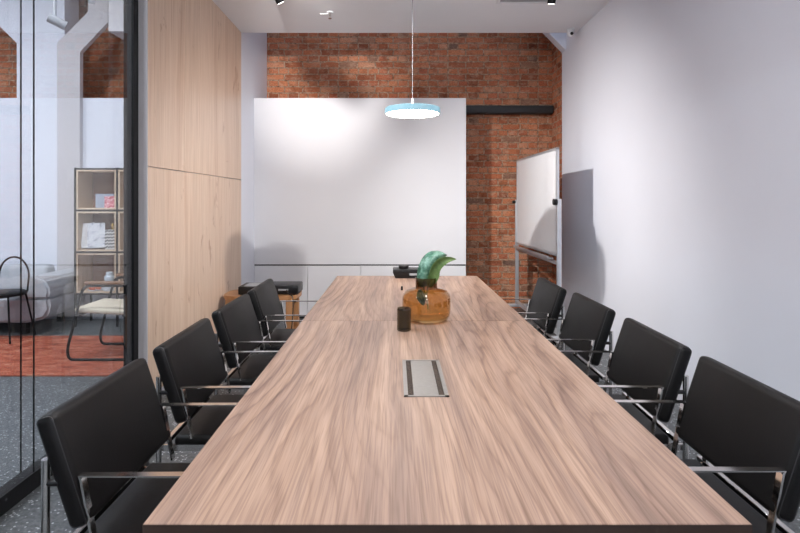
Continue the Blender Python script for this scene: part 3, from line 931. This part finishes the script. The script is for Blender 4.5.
# hanging spotlight in the next room
t = thing('hanging_spotlight', 'grey spotlight hanging on a rod in the next room', 'spotlight', (-3.27, 5.0, ZN))
obj('rod', tube(nb(), [(0, 0, 0), (0, 0, -1.34)], .013, 10), M['grey'], t)
obj('head', tube(nb(), [(-.05, -.02, -1.36), (.07, .06, -1.42)], .045, 20), M['grey'], t)

# ------------------------------------------------------------------ lights
def area(name, loc, rot, sx, sy, e, col=(1, 1, 1)):
    L = bpy.data.lights.new(name, 'AREA'); L.shape = 'RECTANGLE'; L.size = sx; L.size_y = sy; L.energy = e; L.color = col
    o = bpy.data.objects.new(name, L); C.objects.link(o); o.location = loc; o.rotation_euler = rot
    return o
area('added_rear_fill', (.3, YR+.02, 1.8), (R(90), 0, 0), 2.0, 1.7, 26, (.80, .89, 1))  # added soft fill from behind the camera, at the unseen rear opening
# added fill lamps shaped as hanging luminaires, unseen above and behind the near table
for i, (y, el) in enumerate(((-.6, 1.0), (2.3, 1.0))):
    lb = ('added long white fill luminaire, unseen, behind the near end of the table', 'added long white fill luminaire, unseen, over the near table')[i]
    t = thing('added_fill_luminaire', lb, 'lamp', (.12, y, ZC), 0, 'added white fill luminaires')
    obj('housing', b2(nb(), -.05, .05, -.7, .7, -.42, -.36, .004, 1), M['lacquer'], t)
    obj('diffuser', b2(nb(), -.042, .042, -.68, .68, -.423, -.42), M['lens'], t)
    for q in (-.5, .5): obj('suspension_wire', tube(nb(), [(0, q, -.36), (0, q, 0)], .0015, 6), M['chrome'], t)
    area('added_fill_down', (.12, y, ZC-.43), (0, 0, 0), .09, 1.36, 14, (1, .975, .95))
    area('added_fill_up', (.12, y, ZC-.35), (math.pi, 0, 0), .09, 1.36, 112, (1, .975, .96))
# unseen lamps added to light the next room
for i, (x, y) in enumerate(((-3.6, 3.6), (-5.8, 3.4), (-4.0, .6))):
    lb = ('added round lamp lighting the next room, nearest the bookcase', 'added round lamp lighting the next room, on its far side', 'added round fill lamp at the near end of the next room')[i]
    t = thing('added_ceiling_lamp', lb, 'lamp', (x, y, ZN), 0, 'added round lamps lighting the next room')
    obj('housing', lathe(nb(), [(0, 0), (.3, 0), (.3, -.06), (.27, -.065), (.27, -.05), (0, -.05)], 40), M['lacquer'], t)
    obj('diffuser', lathe(nb(), [(0, -.05), (.268, -.05), (.268, -.06), (0, -.062)], 40), M['lens'], t)
    L = bpy.data.lights.new('added_lamp_light', 'AREA'); L.shape = 'DISK'; L.size = .5; L.energy = 185; L.color = (.95, .97, 1)
    o = bpy.data.objects.new('added_lamp_light', L); C.objects.link(o); o.location = (x, y, ZN-.075)
# pendant glow
L = bpy.data.lights.new('pendant_light', 'AREA'); L.shape = 'DISK'; L.size = .48; L.energy = 6; L.color = (1, .95, .88)
o = bpy.data.objects.new('pendant_light', L); C.objects.link(o); o.location = (.158, 4.70, 2.276)

w = bpy.data.worlds.new('world'); S.world = w; w.use_nodes = True
bg = w.node_tree.nodes['Background']; bg.inputs[0].default_value = (.72, .82, 1, 1); bg.inputs[1].default_value = 1.2

# ------------------------------------------------------------------ camera
cam = bpy.data.cameras.new('camera'); co = bpy.data.objects.new('camera', cam); C.objects.link(co)
co.location = (0, 0, 1.49); co.rotation_euler = (R(90), 0, 0)
cam.sensor_width = 36; cam.lens = 520/800*36
cam.shift_x = 5/800; cam.shift_y = -64.5/800
cam.clip_start = .05
S.camera = co
S.view_settings.view_transform = 'Standard'; S.view_settings.look = 'None'
S.view_settings.exposure = .0; S.view_settings.gamma = 1; S.view_settings.use_curve_mapping = False
S.cycles.max_bounces = 10; S.cycles.transparent_max_bounces = 24; S.cycles.diffuse_bounces = 5
S.cycles.use_denoising = True
S.cycles.caustics_reflective = False; S.cycles.caustics_refractive = False
S.cycles.sample_clamp_indirect = 4
